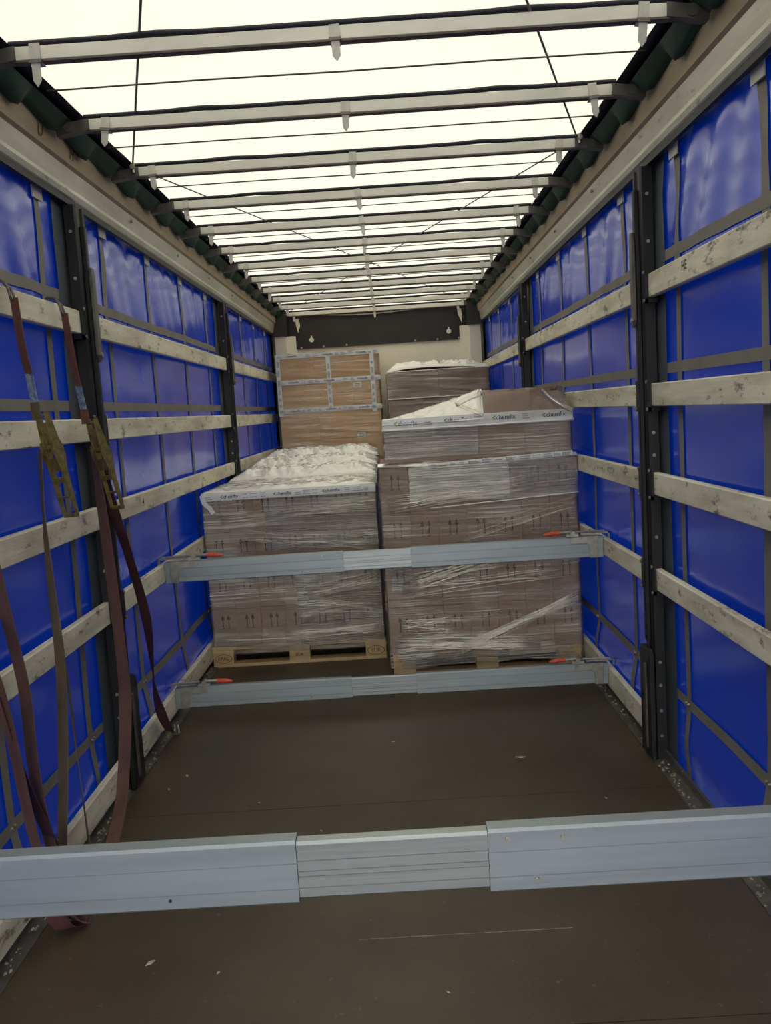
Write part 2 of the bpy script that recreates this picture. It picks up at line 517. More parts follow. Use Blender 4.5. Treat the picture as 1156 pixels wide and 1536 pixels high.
# roof sheet
cl = empty('ceiling', kind='structure')
q = MB()
def rf(u, v):
    x = -1.09 + 2.18 * u; y = Y0 + (YF - Y0) * v
    ph = (y - 3.02) / .708
    return (x, y, 2.955 + .006 * N(x * 2, y * 2, 0) + .004 * math.sin(ph * 2 * PI))
q.grid(rf, 40, 330)
q.build('roof_sheet', 'roof', cl, smooth=True)
for sx in (-1, 1):
    q = MB()
    def rb(u, v):
        x = sx * (1.078 + .24 * u); y = Y0 + (YF - Y0) * v
        return (x, y, 2.949 + .05 * u + .004 * N(0, y * 4, 0))
    q.grid(rb, 3, 200)
    q.build('roof_edge_band', 'band', cl, smooth=True)
    q = MB()
    def gf(u, v):
        y = 1.0 + (YF - 1.0) * v
        ph = ((y - 3.02) / .708) % 1.0
        p2 = (ph * 2) % 1.0
        saw = (p2 / .8) if p2 < .8 else (1 - p2) / .2
        x = 1.128 + .090 * u
        z = 2.936 - .036 * u
        bul = min(1, u / .55) if u < .55 else max(0, (1 - u) / .45) ** .6
        z -= bul * ((.002 + .052 * saw) * (1.15 if ph < .5 else .8) + .005 * N(y * 9, u * 3, sx))
        x -= bul * .026 * saw * (1 - u)
        x += .006 * bul * N(y * 12, u * 2, 7)
        return (sx * x, y, z)
    q.grid(gf, 12, 420)
    tag(q.build('gathered_tarp', 'green', None, smooth=True),
        'dark green gathered tarp folds along the %s edge of the roof' % ('left' if sx < 0 else 'right'), 'tarp', None)

# front wall
fw = empty('wall_front', kind='structure')
box('bulkhead_panel', 'white', -1.24, 1.24, 10.93, 10.97, -.05, 2.50, fw)
box('header_panel', 'header', -1.24, 1.24, 10.90, 10.94, 2.50, 2.96, fw)
box('backing_panel', 'header', -1.34, 1.34, 10.975, 11.0, -.1, 3.0, fw)
for sx in (-1, 1):
    q = MB()
    q.prism([(sx * 1.235, 10.97), (sx * 1.235, 10.80), (sx * 1.10, 10.80), (sx * 1.09, 10.83), (sx * 1.02, 10.845), (sx * .975, 10.93)], 2, -.03, 2.655)
    q.build('corner_post', 'white', fw)
    q = MB()
    q.prism([(sx * 1.235, 10.93), (sx * 1.235, 10.76), (sx * 1.08, 10.78), (sx * 1.06, 10.90)], 2, 2.657, 2.96)
    q.build('upper_corner_post', 'header', fw)
    box('edge_strip', 'grey', sx * 1.236, sx * 1.262, 10.78, 10.84, .1, 2.75, fw)
q = MB()
for x in (-.93, -.66, -.38, .45, .72, .98):
    o = MB().cyl((x, 10.90, 2.515), (x, 10.885, 2.515), .013, 8).build('rivet', 'zinc', fw)
for x in (-.80, .86):
    mbb = MB().cyl((x, 10.90, 2.60), (x, 10.875, 2.60), .028, 14)
    mbb.box(x - .008, x + .008, 10.885, 10.895, 2.6, 2.65)
    mbb.build('knob', 'white', fw)
for x, s_, in ((-.955, -1), (1.0, 1)):
    q = MB()
    pr = [(x - .028, 2.86), (x + .018, 2.86), (x + .03, 2.77), (x + .012 * s_ + .01, 2.69), (x - .02, 2.79)]
    q.add([(a, 10.86, b) for a, b in pr] + [(a, 10.868, b) for a, b in pr], [(0, 1, 2, 3, 4), (9, 8, 7, 6, 5)] + [(i, (i + 1) % 5, 5 + (i + 1) % 5, 5 + i) for i in range(5)])
    q.box(x - .006, x + .0, 10.868, 10.90, 2.84, 2.85)
    q.build('flap_tag', 'white', fw)
q = MB()
pts = [(-.98 + 1.93 * i / 20, 10.83, 2.935 - .075 * math.sin(PI * (i / 20) ** .85) - .0 * i) for i in range(21)]
q.tube(pts, .007, 6)
tag(q.build('sagging_cord', 'tie', None, smooth=True), 'pale cord sagging across the black header of the front wall', 'cord')

# ------------------------------------------------------------------ roof bows
ordn = ['first', 'second', 'third', 'fourth', 'fifth', 'sixth', 'seventh', 'eighth', 'ninth', 'tenth', 'eleventh', 'twelfth', 'thirteenth']
tie0 = None
for k in range(12):
    y = 3.02 + .708 * k
    if y > 10.85: break
    pos = 'nearest the camera' if k == 0 else ('farthest from the camera, by the front wall' if k == 11 else 'counting from the camera')
    r = empty('roof_bow', (0, y, 2.9), cat='roof beam', group='aluminium bows under the roof sheet',
              label='%s aluminium bow under the white roof, %s' % (ordn[k], pos))
    q = MB()
    q.prism([(-.016, -.012), (.016, -.012), (.02, .03), (-.02, .03)], 0, -1.06, 1.06)
    q.build('beam', 'bow', r, bevel=.002)
    box('bottom_strip', 'bowdark', -1.06, 1.06, -.017, .017, -.018, -.0125, r)
    q = MB()
    def sl(u, v):
        x = -1.07 + 2.14 * u
        lift = .006 * max(0, 1 - abs(abs(x) - .6) / .15)
        a = v * 2 * PI
        return (x, -.006 + .016 * math.cos(a), .041 + lift + .010 * math.sin(a))
    q.grid(sl, 40, 8)
    q.build('tarp_sleeve', 'band', r, smooth=True)
    for sx in (-1, 1):
        q = MB()
        q.prism([(sx * 1.05, -.012), (sx * 1.05, .032), (sx * 1.135, .02), (sx * 1.185, -.01), (sx * 1.185, -.03), (sx * 1.12, -.022)], 1, -.022, .022)
        q.cyl((sx * 1.13, -.03, 0), (sx * 1.13, .03, 0), .02, 10)
        q.build('end_fitting', 'grey', r)
    for x in (-.985, -.016, .975):
        if tie0 is None:
            q = MB()
            q.box(-.017, .017, -.024, -.019, -.02, .036)
            q.prism([(-.014, -.02), (.014, -.02), (.013, -.08), (0, -.10), (-.013, -.08)], 1, -.024, -.019)
            q.box(-.017, .017, -.024, .0235, -.022, -.019)
            q.box(-.02, .02, -.029, -.018, -.026, -.014, 1)
            tie0 = q.build('tie_strap', ['tie', 'grey'], r)
            tie0.location = (x, 0, 0)
        else:
            c = inst(tie0, 'tie_strap', r, (x, 0, 0), (random.uniform(-.1, .05), random.uniform(-.12, .12), 0), (1, 1, random.uniform(.8, 1.05)))
for k in range(12):
    y = 2.666 + .708 * k
    q = MB().tube([(-1.09, y, 2.924), (-.5, y, 2.926), (0, y + .01, 2.926), (.5, y, 2.926), (1.09, y, 2.924)], .0035, 5)
    lab = 'thin dark elastic line across the roof in front of the first bow' if k == 0 else 'thin dark elastic line across the roof between the %s and %s bows' % (ordn[k - 1], ordn[k])
    tag(q.build('elastic_line', 'wiredark', None, smooth=True), lab, 'cord', 'elastic lines under the roof sheet')
for sx, a, b, lab in ((-1, (-.40, 2.2), (-1.075, 4.42), 'grey steel cable slanting over the near left of the roof'),
                      (1, (.36, 2.2), (1.06, 4.42), 'grey steel cable slanting over the near right of the roof'),
                      (-1, (-1.075, 4.5), (1.03, 10.75), 'diagonal cable from the third bow at left to the far right corner'),
                      (1, (1.06, 4.5), (-1.03, 10.75), 'diagonal cable from the third bow at right to the far left corner')):
    q = MB()
    za = 2.948 if b[1] < 5 else 2.946
    q.tube([(a[0] + (b[0] - a[0]) * t, a[1] + (b[1] - a[1]) * t, za - (.010 if sx > 0 else 0)) for t in [i / 12 for i in range(13)]], .0045 if b[1] < 5 else .0035, 6)
    o = q.build('bracing_cable', 'wire', None, smooth=True)
    tag(o, lab, 'cable', 'bracing cables under the roof')
for sx in (-1, 1):
    q = MB()
    q.box(sx * 1.045, sx * 1.085, 4.415, 4.475, 2.952, 2.956) if False else None
    q.cyl((sx * 1.07, 4.38, 2.925), (sx * 1.07, 4.52, 2.925), .012, 8)
    q.cyl((sx * 1.07, 4.40, 2.90), (sx * 1.07, 4.40, 2.945), .008, 8)
    q.cyl((sx * 1.03, 4.475, 2.925), (sx * 1.10, 4.475, 2.915), .009, 8)
    tag(q.build('cable_clamp', 'zinc', None), 'steel cable clamp at the %s end of the third roof bow' % ('left' if sx < 0 else 'right'), 'clamp')

# ------------------------------------------------------------------ posts
SLZ = [(2.107, 2.207), (1.637, 1.737), (1.245, 1.345), (.812, .91), (.055, .172)]
posty = [4.02, 7.5]
for sx in (-1, 1):
    for pi_, y in enumerate(posty):
        side = 'left' if sx < 0 else 'right'
        r = empty('side_post', (0, y, 0), cat='post', group='black posts of the side walls',
                  label='black steel post of the %s wall, %s one from the camera' % (side, 'near' if pi_ == 0 else 'far'))
        q = MB()
        q.prism([(sx * 1.274, -.065), (sx * 1.230, -.065), (sx * 1.224, -.05), (sx * 1.224, -.03), (sx * 1.232, -.028), (sx * 1.232, .028), (sx * 1.224, .03), (sx * 1.224, .05), (sx * 1.230, .065), (sx * 1.274, .065)], 2, .012, 2.665)
        q.build('channel', 'black', r)
        q = MB()
        q.box(sx * 1.206, sx * 1.229, -.016, .016, .56, 2.58)
        q.build('locking_bar', 'black', r, bevel=.004)
        q = MB()
        q.prism([(-.022, 2.02), (0, 1.985), (.022, 2.02), (.022, 2.36), (.012, 2.40), (-.012, 2.40), (-.022, 2.36)], 0, sx * 1.190, sx * 1.2055)
        q.build('locking_lever', 'grey', r, bevel=.003)
        MB().cyl((sx * 1.190, 0, 2.02), (sx * 1.183, 0, 2.02), .012, 10).build('pivot_bolt', 'zinc', r)
        # foot box
        q = MB()
        q.prism([(-.075, .015), (-.075, .50), (-.055, .53), (.055, .53), (.075, .50), (.075, .015)], 0, sx * 1.196, sx * 1.2235)
        q.build('foot_cover', 'black', r, bevel=.004)
        q = MB()
        q.box(sx * 1.188, sx * 1.1955, -.045, -.012, .06, .46)
        q.build('foot_latch', 'grey', r, bevel=.003)
        if True:
            q = MB()
            for j in range(8):
                z = .66 + j * .085
                q.box(sx * 1.2052, sx * 1.2058, -.007, .007, z, z + .03)
            q.build('slot', 'header', r) if pi_ else None
            if not pi_:
                for j in range(8):
                    z = .66 + j * .085
                    if abs(z - .86) < .02: continue
                    box('slot', 'header', sx * 1.2050, sx * 1.2058, -.007, .007, z, z + .03, r)
        for j, z in enumerate([.12, .24, .36, .47, 1.05, 1.42, 1.52, 2.35, 2.55]):
            MB().cyl((sx * 1.25, -.0645, z), (sx * 1.25, -.069, z), .0075, 8).build('bolt', 'zinc', r)
        for si, (z0, z1) in enumerate(SLZ[:4]):
            for s2 in (-1, 1):
                q = MB()
                ya, yb = s2 * .066, s2 * .105
                q.box(sx * 1.225, sx * 1.2335, min(ya, yb), max(ya, yb), z0 - .022, z1 + .018)
                q.box(sx * 1.225, sx * 1.272, min(ya, yb), max(ya, yb), z0 - .022, z0 - .004)
                q.cyl((sx * 1.222, s2 * .086, z1 + .008), (sx * 1.216, s2 * .086, z1 + .008), .008, 8, 1)
                q.cyl((sx * 1.222, s2 * .086, z0 - .012), (sx * 1.216, s2 * .086, z0 - .012), .008, 8, 1)
                q.build('slat_pocket', ['black', 'zinc'], r)

# ------------------------------------------------------------------ slats
rown = ['top', 'second', 'third', 'fourth', 'lowest']
bays = [(.6, 3.935, 'nearest'), (4.105, 7.415, 'middle'), (7.585, 10.76, 'far')]
for sx in (-1, 1):
    for bi, (ya, yb, bn) in enumerate(bays):
        for si, (z0, z1) in enumerate(SLZ):
            if bi == 2 and (si > 2 or (sx > 0 and si > 1)): continue
            if sx > 0 and bi == 0 and si == 4: continue
            side = 'left' if sx < 0 else 'right'
            zz = random.uniform(-.004, .004)
            q = MB()
            # hollow board profile: lips top and bottom
            q.prism([(sx * 1.262, z0), (sx * 1.239, z0), (sx * 1.235, z0 + .004), (sx * 1.235, z1 - .005), (sx * 1.239, z1), (sx * 1.262, z1)], 1, ya + .002, yb - .002)
            o = q.build('slat', 'slat', WALL[sx], origin=(0, (ya + yb) / 2 + random.uniform(0, .0), 0))
            # own grain for each slat
            
            if sx < 0 and bi == 1 and si == 2:
                lettering('4', .06, 'ink', (-1.2345, 4.62 - (ya + yb) / 2, (z0 + z1) / 2), PI / 2, o)
            if sx > 0 and bi == 0 and si == 0:
                lettering('HE', .05, 'ink', (1.2345, 3.45 - (ya + yb) / 2, (z0 + z1) / 2 + .01), -PI / 2, o)

# ------------------------------------------------------------------ load bars
def load_bar(yf, ztop, label, j0, j1, first=False):
    H, D = .120, .035
    r = empty('load_bar', (0, yf, ztop - H), cat='load bar', label=label, group='aluminium load bars between the side walls')
    g = .0018
    def prof(h0, h1, d0, d1, grooves):
        p = [(d1, h0), (d1, h1), (d0 + .004, h1), (d0, h1 - .006)]
        for gz in grooves:
            p += [(d0, gz + .002), (d0 + g, gz + .001), (d0 + g, gz - .001), (d0, gz - .002)]
        p += [(d0, h0 + .004), (d0 + .004, h0)]
        return p
    pr = prof(0, H, 0, D, [.078, .030])
    pi_ = prof(.006, H - .005, .005, D - .005, [.080, .060, .050, .028])
    MB().prism(pr, 0, -1.165, j0).build('outer_sleeve', 'alu', r)
    MB().prism(pr, 0, j1, 1.165).build('outer_sleeve', 'alu', r)
    MB().prism(pi_, 0, j0 + .0005, j1 - .0005).build('inner_beam', 'alu2', r)
    for x, z in ((j1 + .035, .102), (j1 + .135, .100), (j1 + .085, .022)) if first else ((j0 - .12, .10), (j0 - .035, .10), (j0 - .07, .022)):
        MB().cyl((x, 0, z), (x, -.004, z), .005, 10).cyl((x, -.004, z), (x, -.0055, z), .0035, 8).build('bolt', 'zinc', r)
    MB().cyl((j0 - .235, 0, .02), (j0 - .235, -.002, .02), .003, 8).build('hole', 'ink', r)
    for sx in (-1, 1):
        q = MB()   # end plate with an arm running inward
        q.prism([(sx * 1.205, -.002), (sx * 1.160, -.002), (sx * 1.155, .07), (sx * 1.14, .082), (sx * 1.05, .084), (sx * 1.045, .105), (sx * 1.06, .118), (sx * 1.205, .122)], 1, -.007, -.0005)
        q.build('end_plate', 'zinc', r, bevel=.001)
        q = MB()
        q.box(sx * 1.166, sx * 1.204, .0, D, .0, .118)
        q.box(sx * 1.2045, sx * 1.232, -.012, D + .012, .0, .118)
        q.build('end_block', 'alu', r)
        for x, z in ((1.19, .105), (1.19, .015), (1.075, .1)):
            MB().cyl((sx * x, -.007, z), (sx * x, -.011, z), .005, 8).build('rivet', 'zinc', r)
        q = MB()  # hook over the slat
        q.box(sx * 1.12, sx * 1.275, .004, .026, .131, .140)
        q.box(sx * 1.266, sx * 1.275, .004, .026, .10, .140)
        q.cyl((sx * 1.12, .0, .14), (sx * 1.12, .03, .14), .012, 10)
        q.cyl((sx * 1.245, .0, .145), (sx * 1.09, .0, .148), .007, 8)
        q.build('slat_hook', 'zinc', r)
        q = MB()
        q.box(sx * 1.03, sx * 1.10, -.004, .030, .121, .138)
        q.cyl((sx * 1.065, -.012, .142), (sx * 1.065, .036, .142), .013, 10)
        q.cyl((sx * 1.065, .012, .147), (sx * .99, .012, .146), .009, 8)
        q.build('latch', 'zinc', r)
        q = MB()
        q.cyl((sx * .995, .012, .146), (sx * .94, .012, .143), .0125, 10)
        q.cyl((sx * .94, .012, .143), (sx * .905, .012, .139), .0125, 10, r2=.006)
        q.build('lever_grip', 'orange', r, smooth=False)
    return r
load_bar(1.52, .929, 'wide aluminium load bar crossing the foreground', -.134, .214, True)
load_bar(4.92, .922, 'upper of the two far aluminium load bars, in front of the pallet cartons', -.225, .155)
load_bar(4.90, .196, 'lower far aluminium load bar, just above the floor', -.225, .145)

# ------------------------------------------------------------------ pallet loads
def make_pallet(parent, x0, y0, marks=False, w_=1.2):
    p = empty('pallet', (x0, y0, 0), parent=parent)
    d = .8
    for i, yy in enumerate((0, .182, .345, .507, .655 + .0)):
        bw = (.145, .1, .145, .1, .145)[i]
        MB().box(0, w_, yy, yy + bw, .1225, .144).build('deck_board', 'wood', p, bevel=.002)
    for xx in (0, w_ / 2 - .0725, w_ - .145):
        MB().box(xx, xx + .145, 0, d, .1005, .122).build('cross_board', 'wood', p)
    for yy in (0, .35, .7):
        MB().box(0, w_, yy, yy + .1, .0, .0215).build('bottom_board', 'wood', p, bevel=.002)
        for xx in (0, w_ / 2 - .0725, w_ - .145):
            MB().box(xx + .002, xx + .143, yy + .001, yy + .1, .022, .100).build('block', 'wood', p, bevel=.002)
    if marks:
        for xx, s_ in ((.0725, 'EPAL'), (w_ - .0725, 'EUR')):
            lettering(s_, .036, 'burn', (xx, -.0006, .061), 0, p)
            q = MB()
            k = 24
            pts = [(xx + .058 * math.cos(2 * PI * i / k), -.0008, .061 + .030 * math.sin(2 * PI * i / k)) for i in range(k)]
            q.tube(pts, .0018, 4, closed=True)
            q.build('oval_mark', 'burn', p)
        lettering('EUR', .03, 'burn', (w_ / 2, -.0006, .061), 0, p)
    return p
def carton_mesh(w_, d, h, m='carton', arrows=True):
    q = MB()
    c = .003
    q.box(c / 2, w_ - c / 2, c / 2, d - c / 2, 0, h - c)
    # closing tape strip over top and upper front
    q.box(w_ / 2 - .022, w_ / 2 + .022, .001, d - .001, h - c + .0001, h - c + .0006, 1)
    if arrows:
        s = min(.078, h * .29)
        for ax in (w_ * .40, w_ * .64):
            z0 = h * .50
            q.box(ax - .0035, ax + .0035, .0004, .0012, z0, z0 + s, 2)
            q.add([(ax - .013, .0006, z0 + s * .72), (ax + .013, .0006, z0 + s * .72), (ax, .0006, z0 + s * 1.18)], [(0, 1, 2)], 2)
            q.box(ax - .009, ax + .009, .0004, .0012, z0 - .010, z0 - .004, 2)
    ob = q.build('carton', [m, 'cartontape', 'ink'], None)
    me = ob.data
    bpy.data.objects.remove(ob)
    return me
_cm = {}
def carton(parent, x, y, z, w_, d, h, m='carton', arrows=True):
    k = (round(w_, 4), round(d, 4), round(h, 4), m, arrows)
    if k not in _cm: _cm[k] = carton_mesh(*k)
    o = bpy.data.objects.new('carton', _cm[k])
    COL.objects.link(o)
    o.parent = parent
    o.location = (x, y, z)
    return o
def film_side(parent, x0, x1, y0, y1, z0, z1, m='film', amp=.004, seed=0, name='stretch_film', zb=None, back=True, nz=None):
    """closed band of film around a block; pulled, uneven"""
    q = MB()
    per = [(x0, y0), (x1, y0), (x1, y1), (x0, y1), (x0, y0)]
    L = [0]
    for a, b in zip(per[:-1], per[1:]):
        L.append(L[-1] + math.dist(a, b))
    tot = L[-1]
    nu = 110
    nz = nz or max(4, int((z1 - z0) / .012))
    cx, cy = (x0 + x1) / 2, (y0 + y1) / 2
    def fn(u, v):
        s = u * tot
        i = 0
        while i < 3 and s > L[i + 1]: i += 1
        t = (s - L[i]) / (L[i + 1] - L[i])
        a, b = per[i], per[i + 1]
        x, y = a[0] + (b[0] - a[0]) * t, a[1] + (b[1] - a[1]) * t
        z = z0 + (z1 - z0) * v
        nx, ny = ((0, -1), (1, 0), (0, 1), (-1, 0))[i]
        edge = min(t, 1 - t)
        o = amp * (N(s * 1.4 + seed, z * 26 + s * 1.5, seed) + .5 * N(s * 4, z * 60, seed + 3)) + .001
        o = o * min(1, edge * 12) + .001
        zz = z
        if zb and v == 0: zz = z + zb * N(s * 3, 0, seed) 
        return (x + nx * o, y + ny * o, zz)
    q.grid(fn, nu, nz)
    return q.build(name, m, parent, smooth=True)
def film_top(parent, x0, x1, y0, y1, z, m='filmtop', amp=.03, seed=0, over=.02, hfn=None, name='film_hood', nx=90, ny=60):
    q = MB()
    def fn(u, v):
        x = x0 + (x1 - x0) * u; y = y0 + (y1 - y0) * v
        e_ = min(u, 1 - u, v, 1 - v)
        k = min(1, e_ * 9)
        r1 = 1 - abs(N(x * 5 + seed, y * 4, seed)) * 2.2
        r2 = 1 - abs(N(x * 11 + y * 4, y * 9 + seed, seed + 4)) * 2.2
        r3 = 1 - abs(N(x * 23 + y * 7, y * 19 - x * 5, seed + 9)) * 2.2
        h = amp * (.30 + .5 * r1 + .45 * r2 + .22 * r3) * k
        zz = z + h + (hfn(x, y) if hfn else 0)
        if e_ == 0: zz -= over
        return (x, y, zz)
    q.grid(fn, nx, ny)
    return q.build(name, m, parent, smooth=True)
def film_front(parent, x0, x1, z0, z1, y, m='film', seed=0, name='film_overlap_sheen'):  # flat front sheet for film overlaps and for a painted sheen patch
    q = MB()
    def fn(u, v):
        x = x0 + (x1 - x0) * u + .012 * N(v * 9, seed, 1) * (u < .01); z = z0 + (z1 - z0) * v + .010 * N(x * 4, v, seed)
        return (x, y + .004 * N(x * 1.5, z * 30, seed) + .002 * N(x * 5, z * 70, seed), z)
    q.grid(fn, 50, int((z1 - z0) / .01))
    return q.build(name, m, parent, smooth=True)
def tape_band(parent, x0, x1, y, z, h=.055, words=(), name='printed_tape', sag=0., small=None, hz=None):
    """printed tape strip lying on a front face, with its lettering"""
    q = MB()
    n = 40
    def zc(x):
        t = (x - x0) / (x1 - x0)
        return z + (hz(t) if hz else 0)
    def fn(u, v):
        x = x0 + (x1 - x0) * u
        return (x, y - .001 + .0015 * N(x * 12, v * 2, 3) - .002 * math.sin(v * PI), zc(x) - h / 2 + h * v + .002 * N(x * 9, 0, v))
    q.grid(fn, n, 3)
    t = q.build(name, 'tape', parent, smooth=True)
    yy = y - .0065
    for wx in words:
        lettering('chemfix', h * .62, 'inknavy', (wx, yy, zc(wx)), 0, t)
        qq = MB()
        cx = wx - h * 1.22
        c_ = zc(wx)
        a = h * .26
        qq.add([(cx + a * .7, yy, c_ + a), (cx - a * .8, yy, c_), (cx + a * .7, yy, c_ - a), (cx + a * .7, yy, c_ - a * .45), (cx + a * .1, yy, c_), (cx + a * .7, yy, c_ + a * .45)], [(0, 1, 4, 5), (1, 2, 3, 4)])
        qq.build('chevron_mark', 'inkgreen', t)
    # small print: blocks of short lines between the words
    qq = MB()
    ws = sorted(words)
    step = small or .31
    rnd = random.Random(int(x0 * 100) + int(z * 1000))
    x = x0 + .02
    while x < x1 - .03:
        if all(abs(x + .03 - wx) > h * 2.0 for wx in ws):
            L = rnd.uniform(.03, .07)
            for r_ in (-.22, 0, .22):
                if rnd.random() < .85:
                    l2 = L * rnd.uniform(.6, 1)
                    zz = zc(x) + r_ * h
                    xx = x
                    while xx < x + l2:
                        dw = rnd.uniform(.004, .011)
                        qq.add([(xx, yy, zz - .0022), (min(xx + dw, x1), yy, zz - .0022), (min(xx + dw, x1), yy, zz + .0022), (xx, yy, zz + .0022)], [(0, 1, 2, 3)])
                        xx += dw + .003
            x += L + .018
        else:
            x += .012
    if qq.v:
        tag(qq.build('small_print', 'inkgrey', t), kind='stuff')
    return t

# ---- near left load
A = empty('pallet_load', (0, 0, 0), cat='pallet load', label='near left film-wrapped load of small brown cartons, front of the left column')
def shift(o, d):
    """put the empty at the base of its load"""
    for c in o.children:
        c.location = Vector(c.location) - Vector(d)
    o.location = d
ax0, ax1, ay = -1.215, -.045, 5.95
make_pallet(A, -1.235, ay, True)
cw = (ax1 - ax0) / 7
for l_ in range(2):
    for i in range(7):
        for j in range(4):
            carton(A, ax0 + i * cw + random.uniform(-.001, .001), ay + .012 + l_ * .385, .1445 + j * .265, cw, .38, .265)
film_side(A, ax0 - .006, ax1 + .006, ay + .004, ay + .785, .085, 1.212, 'film', .006, 1)
film_top(A, ax0 - .008, ax1 + .008, ay + .006, ay + .79, 1.214, amp=.022, seed=2)
tape_band(A, ax0 - .006, ax1 + .004, ay - .004, 1.183, .052, words=(-1.02, -.66, -.33))
q = MB()
q.ribbon([(-1.215, 5.94, 1.20), (-1.20, 5.925, 1.15), (-1.165, 5.92, 1.115), (-1.14, 5.92, 1.075)], [(1, .0, .6)] * 4, .03)
q.build('torn_film_tail', 'tape', A)
# bunched silver strands around the pallet base
def strands(parent, lines, y, r=.0025, m='filmrope', name='film_strands', seed=0):
    q = MB()
    rnd = random.Random(seed)
    for (x0, z0, x1, z1, n, sp) in lines:
        for k in range(n):
            a = rnd.uniform(-sp, sp); b = rnd.uniform(-sp, sp)
            pts = []
            for t in range(9):
                u = t / 8
                pts.append((x0 + (x1 - x0) * u, y + rnd.uniform(-.004, .0), z0 + a + (z1 - z0 + b - a) * u + rnd.uniform(-.003, .003)))
            q.tube(pts, r * rnd.uniform(.5, 1.3), 4)
    o = q.build(name, m, parent, smooth=True)
    o['kind'] = 'stuff'
    return o
strands(A, [(-.72, .20, -.06, .225, 16, .03), (-.55, .50, -.07, .56, 14, .05), (-1.1, 1.0, -.1, 1.08, 12, .05), (-.95, .9, -.08, .80, 12, .07),(-1.19,.18,-.6,.19,6,.02), (-.56, .40, -.08, .36, 8, .06)], ay - .008, r=.0016, seed=4)
film_front(A, -.62, -.042, .13, .72, ay - .009, 'filmwhite', seed=3)  # silver sheen at the lower right, painted as whiter film
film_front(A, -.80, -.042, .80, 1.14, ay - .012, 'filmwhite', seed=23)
shift(A, (-.63, ay + .4, 0))

# ---- left column behind
def back_load(yy, top, label, x0=-1.175, x1=-.05, seed=0, hood=.03):
    L_ = empty('pallet_load', (0, 0, 0), cat='pallet load', label=label)
    make_pallet(L_, -1.185, yy)
    n, rws = 4, 4
    cw_ = (x1 - x0) / n; ch = (top - .146) / rws
    for i in range(n):
        for j in range(rws):
            carton(L_, x0 + i * cw_, yy + .01, .1445 + j * ch, cw_, .77, ch, arrows=False)
    film_side(L_, x0 - .006, x1 + .006, yy + .003, yy + .787, .085, top - .002, 'film', .005, seed)
    film_top(L_, x0 - .008, x1 + .008, yy + .004, yy + .79, top + .001, amp=hood, seed=seed + 1)
    shift(L_, (-.63, yy + .4, 0))
    return L_
back_load(6.78, 1.232, 'second film-wrapped load of the left column, white crumpled film top', seed=11, hood=.055)
back_load(7.61, 1.262, 'third film-wrapped load of the left column, only its crumpled film top showing', seed=17, hood=.06)
back_load(8.45, 1.30, 'fourth load of the left column, crumpled film just before the tall kraft cartons', seed=23, x0=-1.165, hood=.06)

# ---- tall kraft load, far left
D = empty('pallet_load', (0, 0, 0), cat='pallet load', label='tall far left load of kraft cartons with a grid of white printed tape')
dy = 9.95
make_pallet(D, -1.19, dy)
DX0, DX1 = -1.135, .0
rows = [(.1445, .46), (.46, .78), (.78, 1.10), (1.10, 1.42), (1.42, 1.745), (1.745, 2.06), (2.06, 2.375)]
for ri, (z0, z1) in enumerate(rows):
    cuts = {6: (DX0, -.72, -.565, DX1), 5: (DX0, -.565, -.30, DX1), 4: (DX0, -.70, DX1)}.get(ri, (DX0, -.70, -.35, DX1))
    for a, b in zip(cuts[:-1], cuts[1:]):
        carton(D, a, dy + .01 + random.uniform(0, .006), z0, b - a, .77, z1 - z0, 'kraft', False)
film_side(D, DX0 - .006, DX1 + .006, dy + .004, dy + .79, .1, 2.37, 'filmlight', .007, 31)
for z in (2.355, 2.068, 1.752):
    tape_band(D, DX0 - .01, DX1 + .01, dy - .006, z, .05, words=(-.95, -.55, -.18))
for x, za, zb_ in ((DX0 + .015, 1.70, 2.33), (-.56, 1.72, 2.33), (DX1 - .075, 1.70, 2.33)):
    q = MB()
    q.grid(lambda u, v: (x - .024 + .048 * u, dy - .0085 + .001 * N(x, v * 9, 2), za + (zb_ - za) * v), 2, 20)
    t_ = q.build('printed_tape', 'tape', D, smooth=True)
    qq = MB()
    z = za + .03
    while z < zb_ - .05:
        Lz = random.uniform(.03, .07)
        for off in (-.01, 0, .01):
            qq.add([(x + off - .002, dy - .0105, z), (x + off + .002, dy - .0105, z), (x + off + .002, dy - .0105, z + Lz), (x + off - .002, dy - .0105, z + Lz)], [(0, 1, 2, 3)])
        z += Lz + .035
    tag(qq.build('small_print', 'inkgrey', t_), kind='stuff')
for x, z in ((-.25, 2.0), (-.24, 1.44)):
    q = MB().box(x - .045, x + .045, dy - .004, dy - .002, z - .03, z + .03, 0)
    for k in range(3):
        q.box(x - .03, x + .03, dy - .005, dy - .0042, z - .018 + k * .014, z - .013 + k * .014, 1)
    q.build('address_label', ['white', 'inkgrey'], D)
film_top(D, DX0 - .006, DX1 + .006, dy + .004, dy + .79, 2.377, 'filmclear', amp=.012, seed=33)
shift(D, (-.58, dy + .4, 0))

